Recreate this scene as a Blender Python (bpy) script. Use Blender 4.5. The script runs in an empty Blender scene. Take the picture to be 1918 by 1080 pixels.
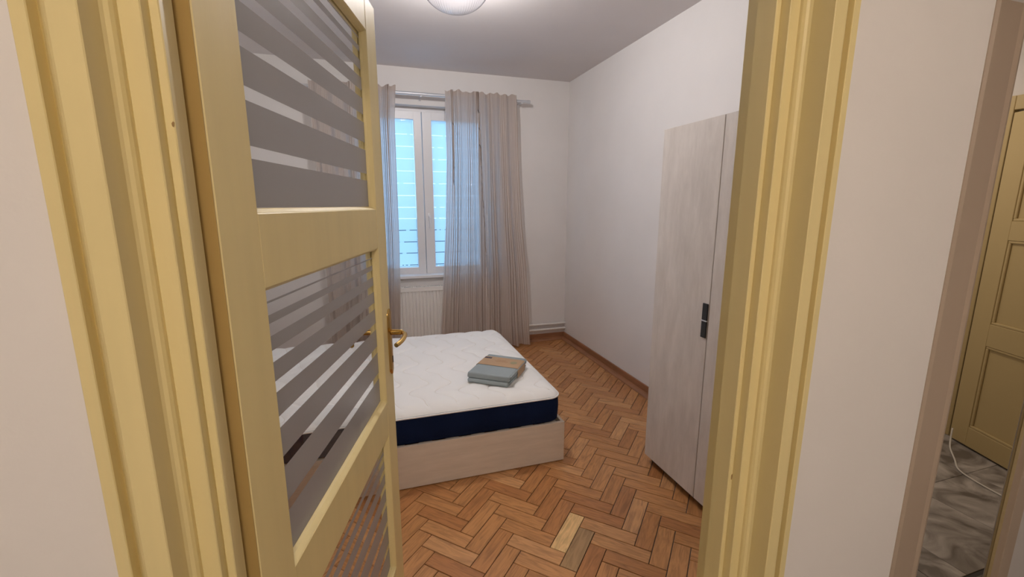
import bpy, bmesh, math, random
from mathutils import Vector, Matrix

random.seed(7)
sc = bpy.context.scene
COL = sc.collection
PI = math.pi

# ------------------------------------------------------------------ camera
CAM_H = 1.5
cam_d = bpy.data.cameras.new('camera')
cam = bpy.data.objects.new('camera', cam_d)
COL.objects.link(cam)
cam_d.sensor_width = 36.0
cam_d.lens = 820.45 / 1918.0 * 36.0
cam_d.clip_start = 0.02
cam.location = (0, 0, CAM_H)
cam.rotation_euler = (math.radians(90 - 10.7495), 0, math.radians(-17.5824))
sc.camera = cam

# ------------------------------------------------------------------ light
LAMP_STRENGTH = 690.0      # bulb of the bedroom ceiling lamp
HALL_W = 19.8              # lamp on the hallway ceiling, behind the camera
SIDE_W = 6.0               # fill light added to brighten the side room, no lamp known there
SKY_STRENGTH = 1.8
sc.view_settings.view_transform = 'Standard'
sc.view_settings.look = 'None'
sc.view_settings.gamma = 1.0
sc.view_settings.use_curve_mapping = False
sc.view_settings.exposure = 0.75

world = bpy.data.worlds.new('sky')
sc.world = world
world.use_nodes = True
bg = world.node_tree.nodes['Background']
bg.inputs[0].default_value = (0.30, 0.60, 1.0, 1)
bg.inputs[1].default_value = SKY_STRENGTH


def area_light(name, loc, size, watts, color):
    d = bpy.data.lights.new(name, 'AREA')
    d.shape = 'DISK'
    d.size = size
    d.energy = watts
    d.color = color
    o = bpy.data.objects.new(name, d)
    o.location = loc
    COL.objects.link(o)
    return o


area_light('hall_lamp_light', (0.10, -1.12, 2.70), 0.50, HALL_W, (1.0, 0.86, 0.72))
area_light('side_room_fill', (2.75, 2.2, 2.60), 0.30, SIDE_W, (1.0, 0.86, 0.72))
sc.cycles.max_bounces = 10
sc.cycles.transparent_max_bounces = 16


# ------------------------------------------------------------------ materials
class NT:
    """tiny wrapper round a node tree"""
    def __init__(self, name):
        self.m = bpy.data.materials.new(name)
        self.m.use_nodes = True
        self.t = self.m.node_tree
        self.t.nodes.clear()
        self.out = self.t.nodes.new('ShaderNodeOutputMaterial')

    def n(self, typ, **kw):
        nd = self.t.nodes.new('ShaderNode' + typ)
        for k, v in kw.items():
            if k.startswith('i_'):
                nd.inputs[k[2:].replace('_', ' ')].default_value = v
            else:
                setattr(nd, k, v)
        return nd

    def l(self, a, b):
        self.t.links.new(a, b)


def rgba(c):
    return (c[0], c[1], c[2], 1.0)


def paint(name, col, rough=0.6, bump=0.02, scale=60.0, var=0.03, spec=0.5, stretch=(1, 1, 1), col2=None, coat=0.0,
          vscale=3.0, metallic=0.0, distort=0.0, detail=5):
    """painted / printed surface: base colour with faint mottling and fine relief"""
    N = NT(name)
    b = N.n('BsdfPrincipled')
    b.inputs['Roughness'].default_value = rough
    b.inputs['Specular IOR Level'].default_value = spec
    b.inputs['Metallic'].default_value = metallic
    b.inputs['Coat Weight'].default_value = coat
    tc = N.n('TexCoord')
    mp = N.n('Mapping')
    mp.inputs['Scale'].default_value = stretch
    N.l(tc.outputs['Object'], mp.inputs['Vector'])
    ns = N.n('TexNoise')
    ns.inputs['Scale'].default_value = vscale
    ns.inputs['Detail'].default_value = detail
    ns.inputs['Roughness'].default_value = 0.5 if detail < 8 else 0.66
    ns.inputs['Distortion'].default_value = distort
    N.l(mp.outputs[0], ns.inputs['Vector'])
    rp = N.n('ValToRGB')
    c2 = col2 or tuple(max(0, c * (1 - var * 2)) for c in col)
    rp.color_ramp.elements[0].position = 0.32
    rp.color_ramp.elements[1].position = 0.68
    rp.color_ramp.elements[0].color = rgba(c2)
    rp.color_ramp.elements[1].color = rgba(col)
    N.l(ns.outputs[0], rp.inputs[0])
    N.l(rp.outputs[0], b.inputs['Base Color'])
    if bump > 0:
        nb = N.n('TexNoise')
        nb.inputs['Scale'].default_value = scale
        nb.inputs['Detail'].default_value = 4
        N.l(mp.outputs[0], nb.inputs['Vector'])
        bp = N.n('Bump')
        bp.inputs['Strength'].default_value = bump
        bp.inputs['Distance'].default_value = 0.01
        N.l(nb.outputs[0], bp.inputs['Height'])
        N.l(bp.outputs[0], b.inputs['Normal'])
    N.l(b.outputs[0], N.out.inputs[0])
    return N.m


M = {}
M['wall'] = paint('white_wall_paint', (0.80, 0.765, 0.74), 0.85, 0.03, 90, 0.015, 0.25)
M['ceiling'] = paint('white_ceiling_paint', (0.74, 0.70, 0.69), 0.9, 0.06, 90, 0.015, 0.2)
M['cream'] = paint('cream_gloss_paint', (0.80, 0.668, 0.330), 0.48, 0.04, 60, 0.03, 0.5, (1, 1, 0.06), vscale=22)
M['cream_edge'] = paint('dark_ochre_paint', (0.50, 0.34, 0.12), 0.30, 0.05, 35, 0.05, 0.5, (1, 1, 0.15))
M['taupe'] = paint('taupe_trim_paint', (0.60, 0.48, 0.37), 0.45, 0.04, 40, 0.03, 0.4, (1, 1, 0.15))
M['olive'] = paint('old_yellow_paint', (0.58, 0.45, 0.22), 0.42, 0.05, 40, 0.03, 0.5, (1, 1, 0.2))
M['pvc'] = paint('white_window_plastic', (0.82, 0.80, 0.80), 0.35, 0.0, 1, 0.01)
M['rad'] = paint('white_radiator_enamel', (0.80, 0.77, 0.73), 0.4, 0.0, 1, 0.01)
M['brass'] = paint('polished_brass', (0.66, 0.43, 0.14), 0.22, 0.02, 80, 0.08, 0.5, metallic=1.0)
M['chrome'] = paint('brushed_steel', (0.70, 0.70, 0.72), 0.3, 0.0, 1, 0.03, metallic=1.0)
M['rod'] = paint('grey_rod_enamel', (0.62, 0.63, 0.66), 0.35, 0.0, 1, 0.02, metallic=0.3)
M['black'] = paint('black_metal', (0.012, 0.012, 0.014), 0.45, 0.0, 1, 0.05)
M['oak'] = paint('bleached_oak_board', (0.70, 0.640, 0.585), 0.55, 0.06, 60, 0.04, 0.35, (1, 3.2, 0.75), (0.575, 0.520, 0.470),
                 vscale=5.5, distort=0.15, detail=10)
M['oak_bed'] = paint('bleached_oak_bed_board', (0.74, 0.64, 0.535), 0.5, 0.05, 50, 0.04, 0.35, (0.7, 1, 6.0), (0.64, 0.545, 0.45),
                     vscale=5.0, distort=0.2, detail=9)
M['oak_edge'] = paint('board_edge_band', (0.50, 0.44, 0.39), 0.5, 0.0, 1, 0.03)
M['navy'] = paint('navy_knit', (0.006, 0.015, 0.054), 0.85, 0.30, 180, 0.2, 0.12)
M['tick'] = paint('white_ticking', (0.86, 0.85, 0.83), 0.85, 0.10, 260, 0.01, 0.2)
M['sheet'] = paint('grey_blue_cotton', (0.315, 0.36, 0.37), 0.85, 0.15, 220, 0.06, 0.2)
M['kraft'] = paint('kraft_paper', (0.47, 0.31, 0.185), 0.7, 0.10, 120, 0.06, 0.3)
M['ink'] = paint('navy_ink', (0.03, 0.03, 0.07), 0.6, 0.0, 1, 0.05)
M['ink2'] = paint('rust_ink', (0.36, 0.19, 0.09), 0.6, 0.0, 1, 0.05)
M['ink3'] = paint('olive_ink', (0.30, 0.27, 0.15), 0.6, 0.0, 1, 0.05)
M['base_wood'] = paint('stained_skirting', (0.36, 0.160, 0.075), 0.4, 0.10, 40, 0.15, 0.5, (1, 1, 6), vscale=4)
M['subfloor'] = paint('dark_joint_filler', (0.022, 0.009, 0.004), 0.9, 0.0, 1, 0.1)
M['grout'] = paint('grey_joint', (0.10, 0.09, 0.085), 0.9, 0.0, 1, 0.1)
M['cable'] = paint('white_cable_sheath', (0.75, 0.72, 0.66), 0.5, 0.0, 1, 0.01)
M['fence'] = paint('dark_fence_wood', (0.05, 0.05, 0.05), 0.8, 0.1, 30, 0.2)
M['ground'] = paint('pale_paving', (0.42, 0.44, 0.45), 0.9, 0.1, 10, 0.1)


def tile_mat():
    N = NT('marbled_grey_vinyl')
    b = N.n('BsdfPrincipled')
    b.inputs['Roughness'].default_value = 0.4
    tc = N.n('TexCoord')
    oi = N.n('ObjectInfo')
    ad = N.n('VectorMath', operation='ADD')
    N.l(tc.outputs['Object'], ad.inputs[0])
    ml = N.n('VectorMath', operation='SCALE')
    N.l(oi.outputs['Location'], ml.inputs[0])
    ml.inputs['Scale'].default_value = 3.7
    N.l(ml.outputs[0], ad.inputs[1])
    n1 = N.n('TexNoise')
    n1.inputs['Scale'].default_value = 5
    n1.inputs['Detail'].default_value = 8
    n1.inputs['Distortion'].default_value = 1.3
    N.l(ad.outputs[0], n1.inputs['Vector'])
    rp = N.n('ValToRGB')
    rp.color_ramp.elements[0].position = 0.36
    rp.color_ramp.elements[0].color = (0.15, 0.13, 0.115, 1)
    rp.color_ramp.elements[1].position = 0.66
    rp.color_ramp.elements[1].color = (0.52, 0.48, 0.45, 1)
    N.l(n1.outputs[0], rp.inputs[0])
    N.l(rp.outputs[0], b.inputs['Base Color'])
    N.l(b.outputs[0], N.out.inputs[0])
    return N.m


M['tile'] = tile_mat()


def parquet_mat():
    """oak block: tone differs per block (object or loose island), grain runs along the block (uv in metres)"""
    N = NT('parquet_oak')
    b = N.n('BsdfPrincipled')
    oi = N.n('ObjectInfo')
    ge = N.n('NewGeometry')
    ad = N.n('Math', operation='ADD')
    N.l(oi.outputs['Random'], ad.inputs[0])
    N.l(ge.outputs['Random Per Island'], ad.inputs[1])
    fr = N.n('Math', operation='FRACT')
    N.l(ad.outputs[0], fr.inputs[0])
    rp = N.n('ValToRGB')
    cr = rp.color_ramp
    cr.elements[0].position = 0.0
    cr.elements[0].color = (0.41, 0.178, 0.062, 1)
    cr.elements[1].position = 1.0
    cr.elements[1].color = (0.61, 0.330, 0.145, 1)
    e = cr.elements.new(0.35)
    e.color = (0.49, 0.232, 0.084, 1)
    e = cr.elements.new(0.75)
    e.color = (0.54, 0.268, 0.104, 1)
    N.l(fr.outputs[0], rp.inputs[0])
    tc = N.n('TexCoord')
    sh = N.n('CombineXYZ')
    m10 = N.n('Math', operation='MULTIPLY')
    m10.inputs[1].default_value = 37.0
    N.l(fr.outputs[0], m10.inputs[0])
    N.l(m10.outputs[0], sh.inputs[0])
    N.l(m10.outputs[0], sh.inputs[1])
    va = N.n('VectorMath', operation='ADD')
    N.l(tc.outputs['UV'], va.inputs[0])
    N.l(sh.outputs[0], va.inputs[1])
    mp = N.n('Mapping')
    mp.inputs['Scale'].default_value = (2.2, 16, 1)
    N.l(va.outputs[0], mp.inputs[0])
    n1 = N.n('TexNoise')
    n1.inputs['Scale'].default_value = 3.0
    n1.inputs['Detail'].default_value = 7
    n1.inputs['Distortion'].default_value = 1.6
    N.l(mp.outputs[0], n1.inputs['Vector'])
    gr = N.n('ValToRGB')
    gr.color_ramp.elements[0].position = 0.30
    gr.color_ramp.elements[0].color = (0.60, 0.56, 0.52, 1)
    gr.color_ramp.elements[1].position = 0.60
    gr.color_ramp.elements[1].color = (1.08, 1.06, 1.04, 1)
    N.l(n1.outputs[0], gr.inputs[0])
    mx = N.n('MixRGB', blend_type='MULTIPLY')
    mx.inputs[0].default_value = 0.85
    N.l(rp.outputs[0], mx.inputs[1])
    N.l(gr.outputs[0], mx.inputs[2])
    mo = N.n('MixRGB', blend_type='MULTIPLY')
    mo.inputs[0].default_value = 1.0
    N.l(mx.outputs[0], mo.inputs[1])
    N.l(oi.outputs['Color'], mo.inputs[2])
    N.l(mo.outputs[0], b.inputs['Base Color'])
    b.inputs['Roughness'].default_value = 0.36
    b.inputs['Specular IOR Level'].default_value = 0.45
    bp = N.n('Bump')
    bp.inputs['Strength'].default_value = 0.12
    bp.inputs['Distance'].default_value = 0.004
    N.l(n1.outputs[0], bp.inputs['Height'])
    N.l(bp.outputs[0], b.inputs['Normal'])
    N.l(b.outputs[0], N.out.inputs[0])
    return N.m


M['parquet'] = parquet_mat()


def glass_mat(name, tint, gloss_rough=0.02, f0=1.45):
    """thin window glass: lets light straight through, mirrors a little by Fresnel"""
    N = NT(name)
    tr = N.n('BsdfTransparent')
    tr.inputs[0].default_value = rgba(tint)
    gl = N.n('BsdfGlossy')
    gl.inputs['Roughness'].default_value = gloss_rough
    fr = N.n('Fresnel')
    fr.inputs[0].default_value = f0
    ge = N.n('NewGeometry')
    iv = N.n('Math', operation='SUBTRACT')
    iv.inputs[0].default_value = 1.0
    N.l(ge.outputs['Backfacing'], iv.inputs[1])
    mu = N.n('Math', operation='MULTIPLY')
    N.l(fr.outputs[0], mu.inputs[0])
    N.l(iv.outputs[0], mu.inputs[1])
    mx = N.n('MixShader')
    N.l(mu.outputs[0], mx.inputs[0])
    N.l(tr.outputs[0], mx.inputs[1])
    N.l(gl.outputs[0], mx.inputs[2])
    N.l(mx.outputs[0], N.out.inputs[0])
    return N.m


M['glass'] = glass_mat('clear_glass', (0.985, 0.99, 0.985))


def film_mat(name, diff, trans, wt, clear=0.0, gloss=0.0):
    """etched film: scatters light both ways"""
    N = NT(name)
    d = N.n('BsdfDiffuse')
    d.inputs[0].default_value = rgba(diff)
    t = N.n('BsdfTranslucent')
    t.inputs[0].default_value = rgba(trans)
    mx = N.n('MixShader')
    mx.inputs[0].default_value = wt
    N.l(d.outputs[0], mx.inputs[1])
    N.l(t.outputs[0], mx.inputs[2])
    last = mx
    if clear > 0:
        tr = N.n('BsdfTransparent')
        m2 = N.n('MixShader')
        m2.inputs[0].default_value = clear
        N.l(last.outputs[0], m2.inputs[1])
        N.l(tr.outputs[0], m2.inputs[2])
        last = m2
    if gloss > 0:
        g = N.n('BsdfGlossy')
        g.inputs['Roughness'].default_value = 0.25
        fr = N.n('Fresnel')
        fr.inputs[0].default_value = 1.35
        ge = N.n('NewGeometry')
        iv = N.n('Math', operation='SUBTRACT')
        iv.inputs[0].default_value = 1.0
        N.l(ge.outputs['Backfacing'], iv.inputs[1])
        mu = N.n('Math', operation='MULTIPLY')
        N.l(fr.outputs[0], mu.inputs[0])
        N.l(iv.outputs[0], mu.inputs[1])
        m3 = N.n('MixShader')
        N.l(mu.outputs[0], m3.inputs[0])
        N.l(last.outputs[0], m3.inputs[1])
        N.l(g.outputs[0], m3.inputs[2])
        last = m3
    N.l(last.outputs[0], N.out.inputs[0])
    return N.m


M['frost'] = film_mat('etched_door_film', (0.30, 0.283, 0.276), (0.57, 0.553, 0.545), 0.58, 0.0, 1.0)
M['wfilm'] = film_mat('etched_window_film', (0.75, 0.78, 0.80), (0.86, 0.92, 0.95), 0.8)


def curtain_mat():
    N = NT('sheer_striped_linen')
    tc = N.n('TexCoord')
    sx = N.n('SeparateXYZ')
    N.l(tc.outputs['UV'], sx.inputs[0])
    m1 = N.n('Math', operation='MULTIPLY')
    m1.inputs[1].default_value = 2 * PI / 0.0205
    N.l(sx.outputs[0], m1.inputs[0])
    sn = N.n('Math', operation='SINE')
    N.l(m1.outputs[0], sn.inputs[0])
    rp = N.n('MapRange')
    rp.inputs['From Min'].default_value = -0.6
    rp.inputs['From Max'].default_value = 0.6
    N.l(sn.outputs[0], rp.inputs['Value'])
    wv = N.n('TexNoise')
    wv.inputs['Scale'].default_value = 14
    N.l(tc.outputs['UV'], wv.inputs['Vector'])
    c1 = N.n('MixRGB')
    c1.inputs[1].default_value = (0.46, 0.37, 0.315, 1)
    c1.inputs[2].default_value = (0.88, 0.78, 0.71, 1)
    N.l(rp.outputs[0], c1.inputs[0])
    d = N.n('BsdfDiffuse')
    N.l(c1.outputs[0], d.inputs[0])
    t = N.n('BsdfTranslucent')
    c2 = N.n('MixRGB')
    c2.inputs[1].default_value = (0.60, 0.52, 0.46, 1)
    c2.inputs[2].default_value = (0.88, 0.80, 0.75, 1)
    N.l(rp.outputs[0], c2.inputs[0])
    N.l(c2.outputs[0], t.inputs[0])
    mx = N.n('MixShader')
    mx.inputs[0].default_value = 0.46
    N.l(d.outputs[0], mx.inputs[1])
    N.l(t.outputs[0], mx.inputs[2])
    tr = N.n('BsdfTransparent')
    op = N.n('MapRange')
    op.inputs['To Min'].default_value = 0.02
    op.inputs['To Max'].default_value = 0.34
    N.l(rp.outputs[0], op.inputs['Value'])
    m2 = N.n('MixShader')
    N.l(op.outputs[0], m2.inputs[0])
    N.l(mx.outputs[0], m2.inputs[1])
    N.l(tr.outputs[0], m2.inputs[2])
    N.l(m2.outputs[0], N.out.inputs[0])
    return N.m


M['curtain'] = curtain_mat()


def emit_mat(name, col, s):
    N = NT(name)
    e = N.n('Emission')
    e.inputs[0].default_value = rgba(col)
    e.inputs[1].default_value = s
    N.l(e.outputs[0], N.out.inputs[0])
    return N.m


M['bulb'] = emit_mat('bulb_glow', (1.0, 0.96, 0.93), LAMP_STRENGTH)


def lamp_glass():
    N = NT('ribbed_lamp_glass')
    tr = N.n('BsdfTransparent')
    lw2 = N.n('LayerWeight')
    lw2.inputs[0].default_value = 0.5
    cr = N.n('ValToRGB')
    cr.color_ramp.elements[0].position = 0.45
    cr.color_ramp.elements[0].color = (0.94, 0.94, 0.96, 1)
    cr.color_ramp.elements[1].position = 0.97
    cr.color_ramp.elements[1].color = (0.30, 0.29, 0.34, 1)
    N.l(lw2.outputs['Facing'], cr.inputs[0])
    N.l(cr.outputs[0], tr.inputs[0])
    tl = N.n('BsdfTranslucent')
    tl.inputs[0].default_value = (0.9, 0.9, 0.92, 1)
    gl = N.n('BsdfGlossy')
    gl.inputs['Roughness'].default_value = 0.08
    lw = N.n('Fresnel')
    lw.inputs[0].default_value = 1.4
    ge = N.n('NewGeometry')
    iv = N.n('Math', operation='SUBTRACT')
    iv.inputs[0].default_value = 1.0
    N.l(ge.outputs['Backfacing'], iv.inputs[1])
    mu = N.n('Math', operation='MULTIPLY')
    N.l(lw.outputs[0], mu.inputs[0])
    N.l(iv.outputs[0], mu.inputs[1])
    a = N.n('MixShader')
    a.inputs[0].default_value = 0.0040
    N.l(tr.outputs[0], a.inputs[1])
    N.l(tl.outputs[0], a.inputs[2])
    m = N.n('MixShader')
    N.l(mu.outputs[0], m.inputs[0])
    N.l(a.outputs[0], m.inputs[1])
    N.l(gl.outputs[0], m.inputs[2])
    N.l(m.outputs[0], N.out.inputs[0])
    return N.m


M['lampglass'] = lamp_glass()

# ------------------------------------------------------------------ object helpers
WL = {}                                   # world origin of every object made here


def link(o, parent, origin):
    COL.objects.link(o)
    WL[o.name] = Vector(origin)
    if parent is not None:
        o.parent = parent
        o.location = Vector(origin) - WL[parent.name]
    else:
        o.location = origin
    return o


def thing(name, label, cat, loc, group=None):
    o = bpy.data.objects.new(name, None)
    o.empty_display_size = 0.1
    link(o, None, loc)
    o['label'] = label
    o['category'] = cat
    if group:
        o['group'] = group
    return o


def put(name, bm, mat, parent=None, smooth=False, structure=False, label=None, origin=None, recalc=True):
    """bmesh in world coordinates -> one object whose origin is the middle of its box"""
    if recalc:
        bmesh.ops.recalc_face_normals(bm, faces=bm.faces)
    vs = [v.co for v in bm.verts]
    if origin is None:
        lo = Vector((min(v.x for v in vs), min(v.y for v in vs), min(v.z for v in vs)))
        hi = Vector((max(v.x for v in vs), max(v.y for v in vs), max(v.z for v in vs)))
        origin = (lo + hi) / 2
    bmesh.ops.translate(bm, verts=bm.verts, vec=-Vector(origin))
    me = bpy.data.meshes.new(name)
    bm.to_mesh(me)
    bm.free()
    if smooth:
        for p in me.polygons:
            p.use_smooth = True
    me.materials.append(mat)
    o = bpy.data.objects.new(name, me)
    link(o, parent, origin)
    if structure:
        o['kind'] = 'structure'
    if label:
        o['label'] = label
    return o


def auto_smooth(o, ang=35):
    me = o.data
    for p in me.polygons:
        p.use_smooth = True
    me.set_sharp_from_angle(angle=math.radians(ang))
    return o


def B():
    return bmesh.new()


def add_box(bm, lo, hi, bev=0.0, seg=2, xf=None):
    r = bmesh.ops.create_cube(bm, size=1.0)
    vs = r['verts']
    for v in vs:
        v.co = Vector([lo[i] + (v.co[i] + 0.5) * (hi[i] - lo[i]) for i in range(3)])
    if bev > 0:
        es = list({e for v in vs for e in v.link_edges})
        g = bmesh.ops.bevel(bm, geom=es, offset=bev, segments=seg, affect='EDGES', profile=0.5)
        vs = list({v for f in g['faces'] for v in f.verts} | {v for v in vs if v.is_valid})
    if xf:
        for v in vs:
            v.co = xf(v.co)
    return vs


def box(name, lo, hi, mat, parent=None, bev=0.0, seg=2, xf=None, structure=False, label=None):
    bm = B()
    add_box(bm, lo, hi, bev, seg, xf)
    return put(name, bm, mat, parent, structure=structure, label=label, smooth=False)


def add_prism(bm, poly, z0, z1, xf=None):
    """polygon (x, y) extruded along z"""
    a = [bm.verts.new((p[0], p[1], z0)) for p in poly]
    b = [bm.verts.new((p[0], p[1], z1)) for p in poly]
    n = len(poly)
    fs = [bm.faces.new(a[::-1]), bm.faces.new(b)]
    for i in range(n):
        fs.append(bm.faces.new((a[i], a[(i + 1) % n], b[(i + 1) % n], b[i])))
    if xf:
        for v in a + b:
            v.co = xf(v.co)
    return a + b


def add_tube(bm, pts, r, seg=10, cap=True):
    """tube along a polyline; r may be a list"""
    pts = [Vector(p) for p in pts]
    n = len(pts)
    rs = r if isinstance(r, (list, tuple)) else [r] * n
    rings = []
    ref = Vector((0, 0, 1))
    d0 = (pts[1] - pts[0]).normalized()
    if abs(d0.dot(ref)) > 0.9:
        ref = Vector((1, 0, 0))
    for i, p in enumerate(pts):
        d = (pts[min(i + 1, n - 1)] - pts[max(i - 1, 0)]).normalized()
        u = d.cross(ref).normalized()
        w = u.cross(d).normalized()
        ref = w if abs(d.dot(w)) < 0.9 else ref
        rings.append([bm.verts.new(p + (u * math.cos(2 * PI * k / seg) + w * math.sin(2 * PI * k / seg)) * rs[i])
                      for k in range(seg)])
    for i in range(n - 1):
        for k in range(seg):
            bm.faces.new((rings[i][k], rings[i][(k + 1) % seg], rings[i + 1][(k + 1) % seg], rings[i + 1][k]))
    if cap:
        bm.faces.new(rings[0][::-1])
        bm.faces.new(rings[-1])


def smooth_path(pts, n=8):
    """Catmull-Rom through the points"""
    P = [Vector(p) for p in pts]
    P = [P[0] * 2 - P[1]] + P + [P[-1] * 2 - P[-2]]
    out = []
    for i in range(1, len(P) - 2):
        for k in range(n):
            t = k / n
            a, b, c, d = P[i - 1], P[i], P[i + 1], P[i + 2]
            out.append(0.5 * ((2 * b) + (c - a) * t + (2 * a - 5 * b + 4 * c - d) * t * t + (3 * b - a - 3 * c + d) * t ** 3))
    out.append(P[-2])
    return out


def add_lathe(bm, prof, cx, cy, seg=48, rib=0.0, nrib=60):
    rings = []
    for (r, z) in prof:
        ring = []
        for k in range(seg):
            t = 2 * PI * k / seg
            rr = r * (1 + rib * math.cos(nrib * t)) if r > 0.02 else r
            ring.append(bm.verts.new((cx + rr * math.cos(t), cy + rr * math.sin(t), z)))
        rings.append(ring)
    for i in range(len(rings) - 1):
        for k in range(seg):
            bm.faces.new((rings[i][k], rings[i][(k + 1) % seg], rings[i + 1][(k + 1) % seg], rings[i + 1][k]))
    return rings


# ------------------------------------------------------------------ dimensions (metres)
XL, XR = -1.08, 2.04            # bedroom left / right wall
YB = 4.455                      # bedroom back wall
CEIL = 2.755
S = 1.12                        # scale of the door frame about the camera's foot
YH = 0.4845 * S                 # hallway face of the door wall
YR = 0.612 * S                  # bedroom face of the door wall
MIR = 0.3763                    # mirror of the frame profile
JX0, JX1 = -0.235 * S, (MIR + 0.235) * S
DOOR_H = 2.075                  # top of the opening

# ------------------------------------------------------------------ the setting: bedroom shell
bm = B()
add_box(bm, (-1.75, YH, 0), (JX0, YR, CEIL))
add_box(bm, (JX1, YH, 0), (1.047, YR, CEIL))
add_box(bm, (JX0, YH, DOOR_H + 0.03), (JX1, YR, CEIL))
put('wall_front', bm, M['wall'], structure=True)
box('wall_left', (XL - 0.12, YR, 0), (XL, YB, CEIL), M['wall'], structure=True)
box('wall_right', (XR, 1.04, 0), (XR + 0.06, YB, CEIL), M['wall'], structure=True)
bm = B()                         # the jog beside the wardrobe, shared with the hall alcove
add_box(bm, (0.99, YR, 0), (1.047, 0.86, CEIL))
add_box(bm, (0.99, 0.86, 0), (1.45, 0.92, CEIL))
add_box(bm, (1.40, 0.92, 0), (1.45, 1.10, CEIL))
add_box(bm, (1.45, 1.04, 0), (XR, 1.10, CEIL))
put('wall_jog', bm, M['wall'], structure=True)
WX0, WX1, WZ0, WZ1 = -0.175, 1.215, 0.80, 2.43     # window hole
bm = B()
add_box(bm, (XL - 0.12, YB, 0), (WX0, YB + 0.26, CEIL))
add_box(bm, (WX1, YB, 0), (XR + 0.06, YB + 0.26, CEIL))
add_box(bm, (WX0, YB, 0), (WX1, YB + 0.26, WZ0))
add_box(bm, (WX0, YB, WZ1), (WX1, YB + 0.26, CEIL))
put('wall_back', bm, M['wall'], structure=True)
box('ceiling', (XL - 0.12, YR, CEIL), (XR + 0.06, YB + 0.26, CEIL + 0.1), M['ceiling'], structure=True)

# ------------------------------------------------------------------ parquet floor: every block its own piece
floor = box('floor', (XL, YR - 0.15, -0.06), (XR, YB, -0.0045), M['subfloor'], structure=True)
PW, PL = 0.0758, 0.2578
GAP = 0.0017
S2 = math.sqrt(2)
OX = 0.549 - PL / S2
OY = 0.098 - (PL + 2 * PW) / S2


def block_verts():
    a, b, c, h = PL / 2 - GAP, PW / 2 - GAP, 0.0011, 0.0042
    return a, b, c, h


def block_bm(bm, xf=None, uvoff=(0, 0)):
    a, b, c, h = block_verts()
    uvl = bm.loops.layers.uv.verify()
    lo = [bm.verts.new((sx * a, sy * b, -h)) for sx, sy in ((-1, -1), (1, -1), (1, 1), (-1, 1))]
    mi = [bm.verts.new((sx * a, sy * b, -c)) for sx, sy in ((-1, -1), (1, -1), (1, 1), (-1, 1))]
    tp = [bm.verts.new((sx * (a - c), sy * (b - c), 0)) for sx, sy in ((-1, -1), (1, -1), (1, 1), (-1, 1))]
    fs = [bm.faces.new(tp)]
    for i in range(4):
        j = (i + 1) % 4
        fs.append(bm.faces.new((lo[i], lo[j], mi[j], mi[i])))
        fs.append(bm.faces.new((mi[i], mi[j], tp[j], tp[i])))
    for f in fs:
        for l in f.loops:
            l[uvl].uv = (l.vert.co.x + uvoff[0], l.vert.co.y + uvoff[1])
    if xf is not None:
        for v in lo + mi + tp:
            v.co = xf @ v.co
    return fs


bm = B()
block_bm(bm)
block_me = bpy.data.meshes.new('parquet_block')
bm.to_mesh(block_me)
bm.free()
block_me.materials.append(M['parquet'])


def inside(x, y):
    if y < YR - 0.14 or y > YB - 0.001 or x < XL + 0.001 or x > XR - 0.001:
        return False
    if x > 0.99 and y < 0.92:
        return False
    if x > 1.40 and y < 1.10:
        return False
    return True


blocks = []
for m in range(-12, 14):
    for k in range(-60, 80):
        for typ in (0, 1):
            u0, v0 = k * PW + m * PL, k * PW - m * PL
            if typ == 0:
                uc, vc, ang = u0 + PL / 2, v0 + PW / 2, PI / 4
            else:
                uc, vc, ang = u0 + PL + PW / 2, v0 + PW - PL / 2, 3 * PI / 4
            x, y = OX + (uc - vc) / S2, OY + (uc + vc) / S2
            hx = (PL + PW) / 2 / S2
            cs = [(x + sx * hx, y + sy * hx) for sx in (-1, 1) for sy in (-1, 1)]
            if not (inside(x, y) or any(inside(*c) for c in cs)):
                continue
            whole = all(inside(*c) for c in cs)
            blocks.append((x, y, ang, whole))
cf = Vector((math.sin(math.radians(17.58)), math.cos(math.radians(17.58))))


def view_rank(b):
    x, y = b[0], b[1]
    d = math.hypot(x, y)
    az = math.degrees(math.atan2(x, y))
    pen = 0.0
    if az < -14 or az > 47 or y < 1.0:
        pen += 10
    if x < 1.0 and 2.22 < y < 3.62:
        pen += 6
    if x < 0.3 and y > 3.5:
        pen += 5
    if x > 1.52 and y < 2.0:
        pen += 8
    return d + pen


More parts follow.
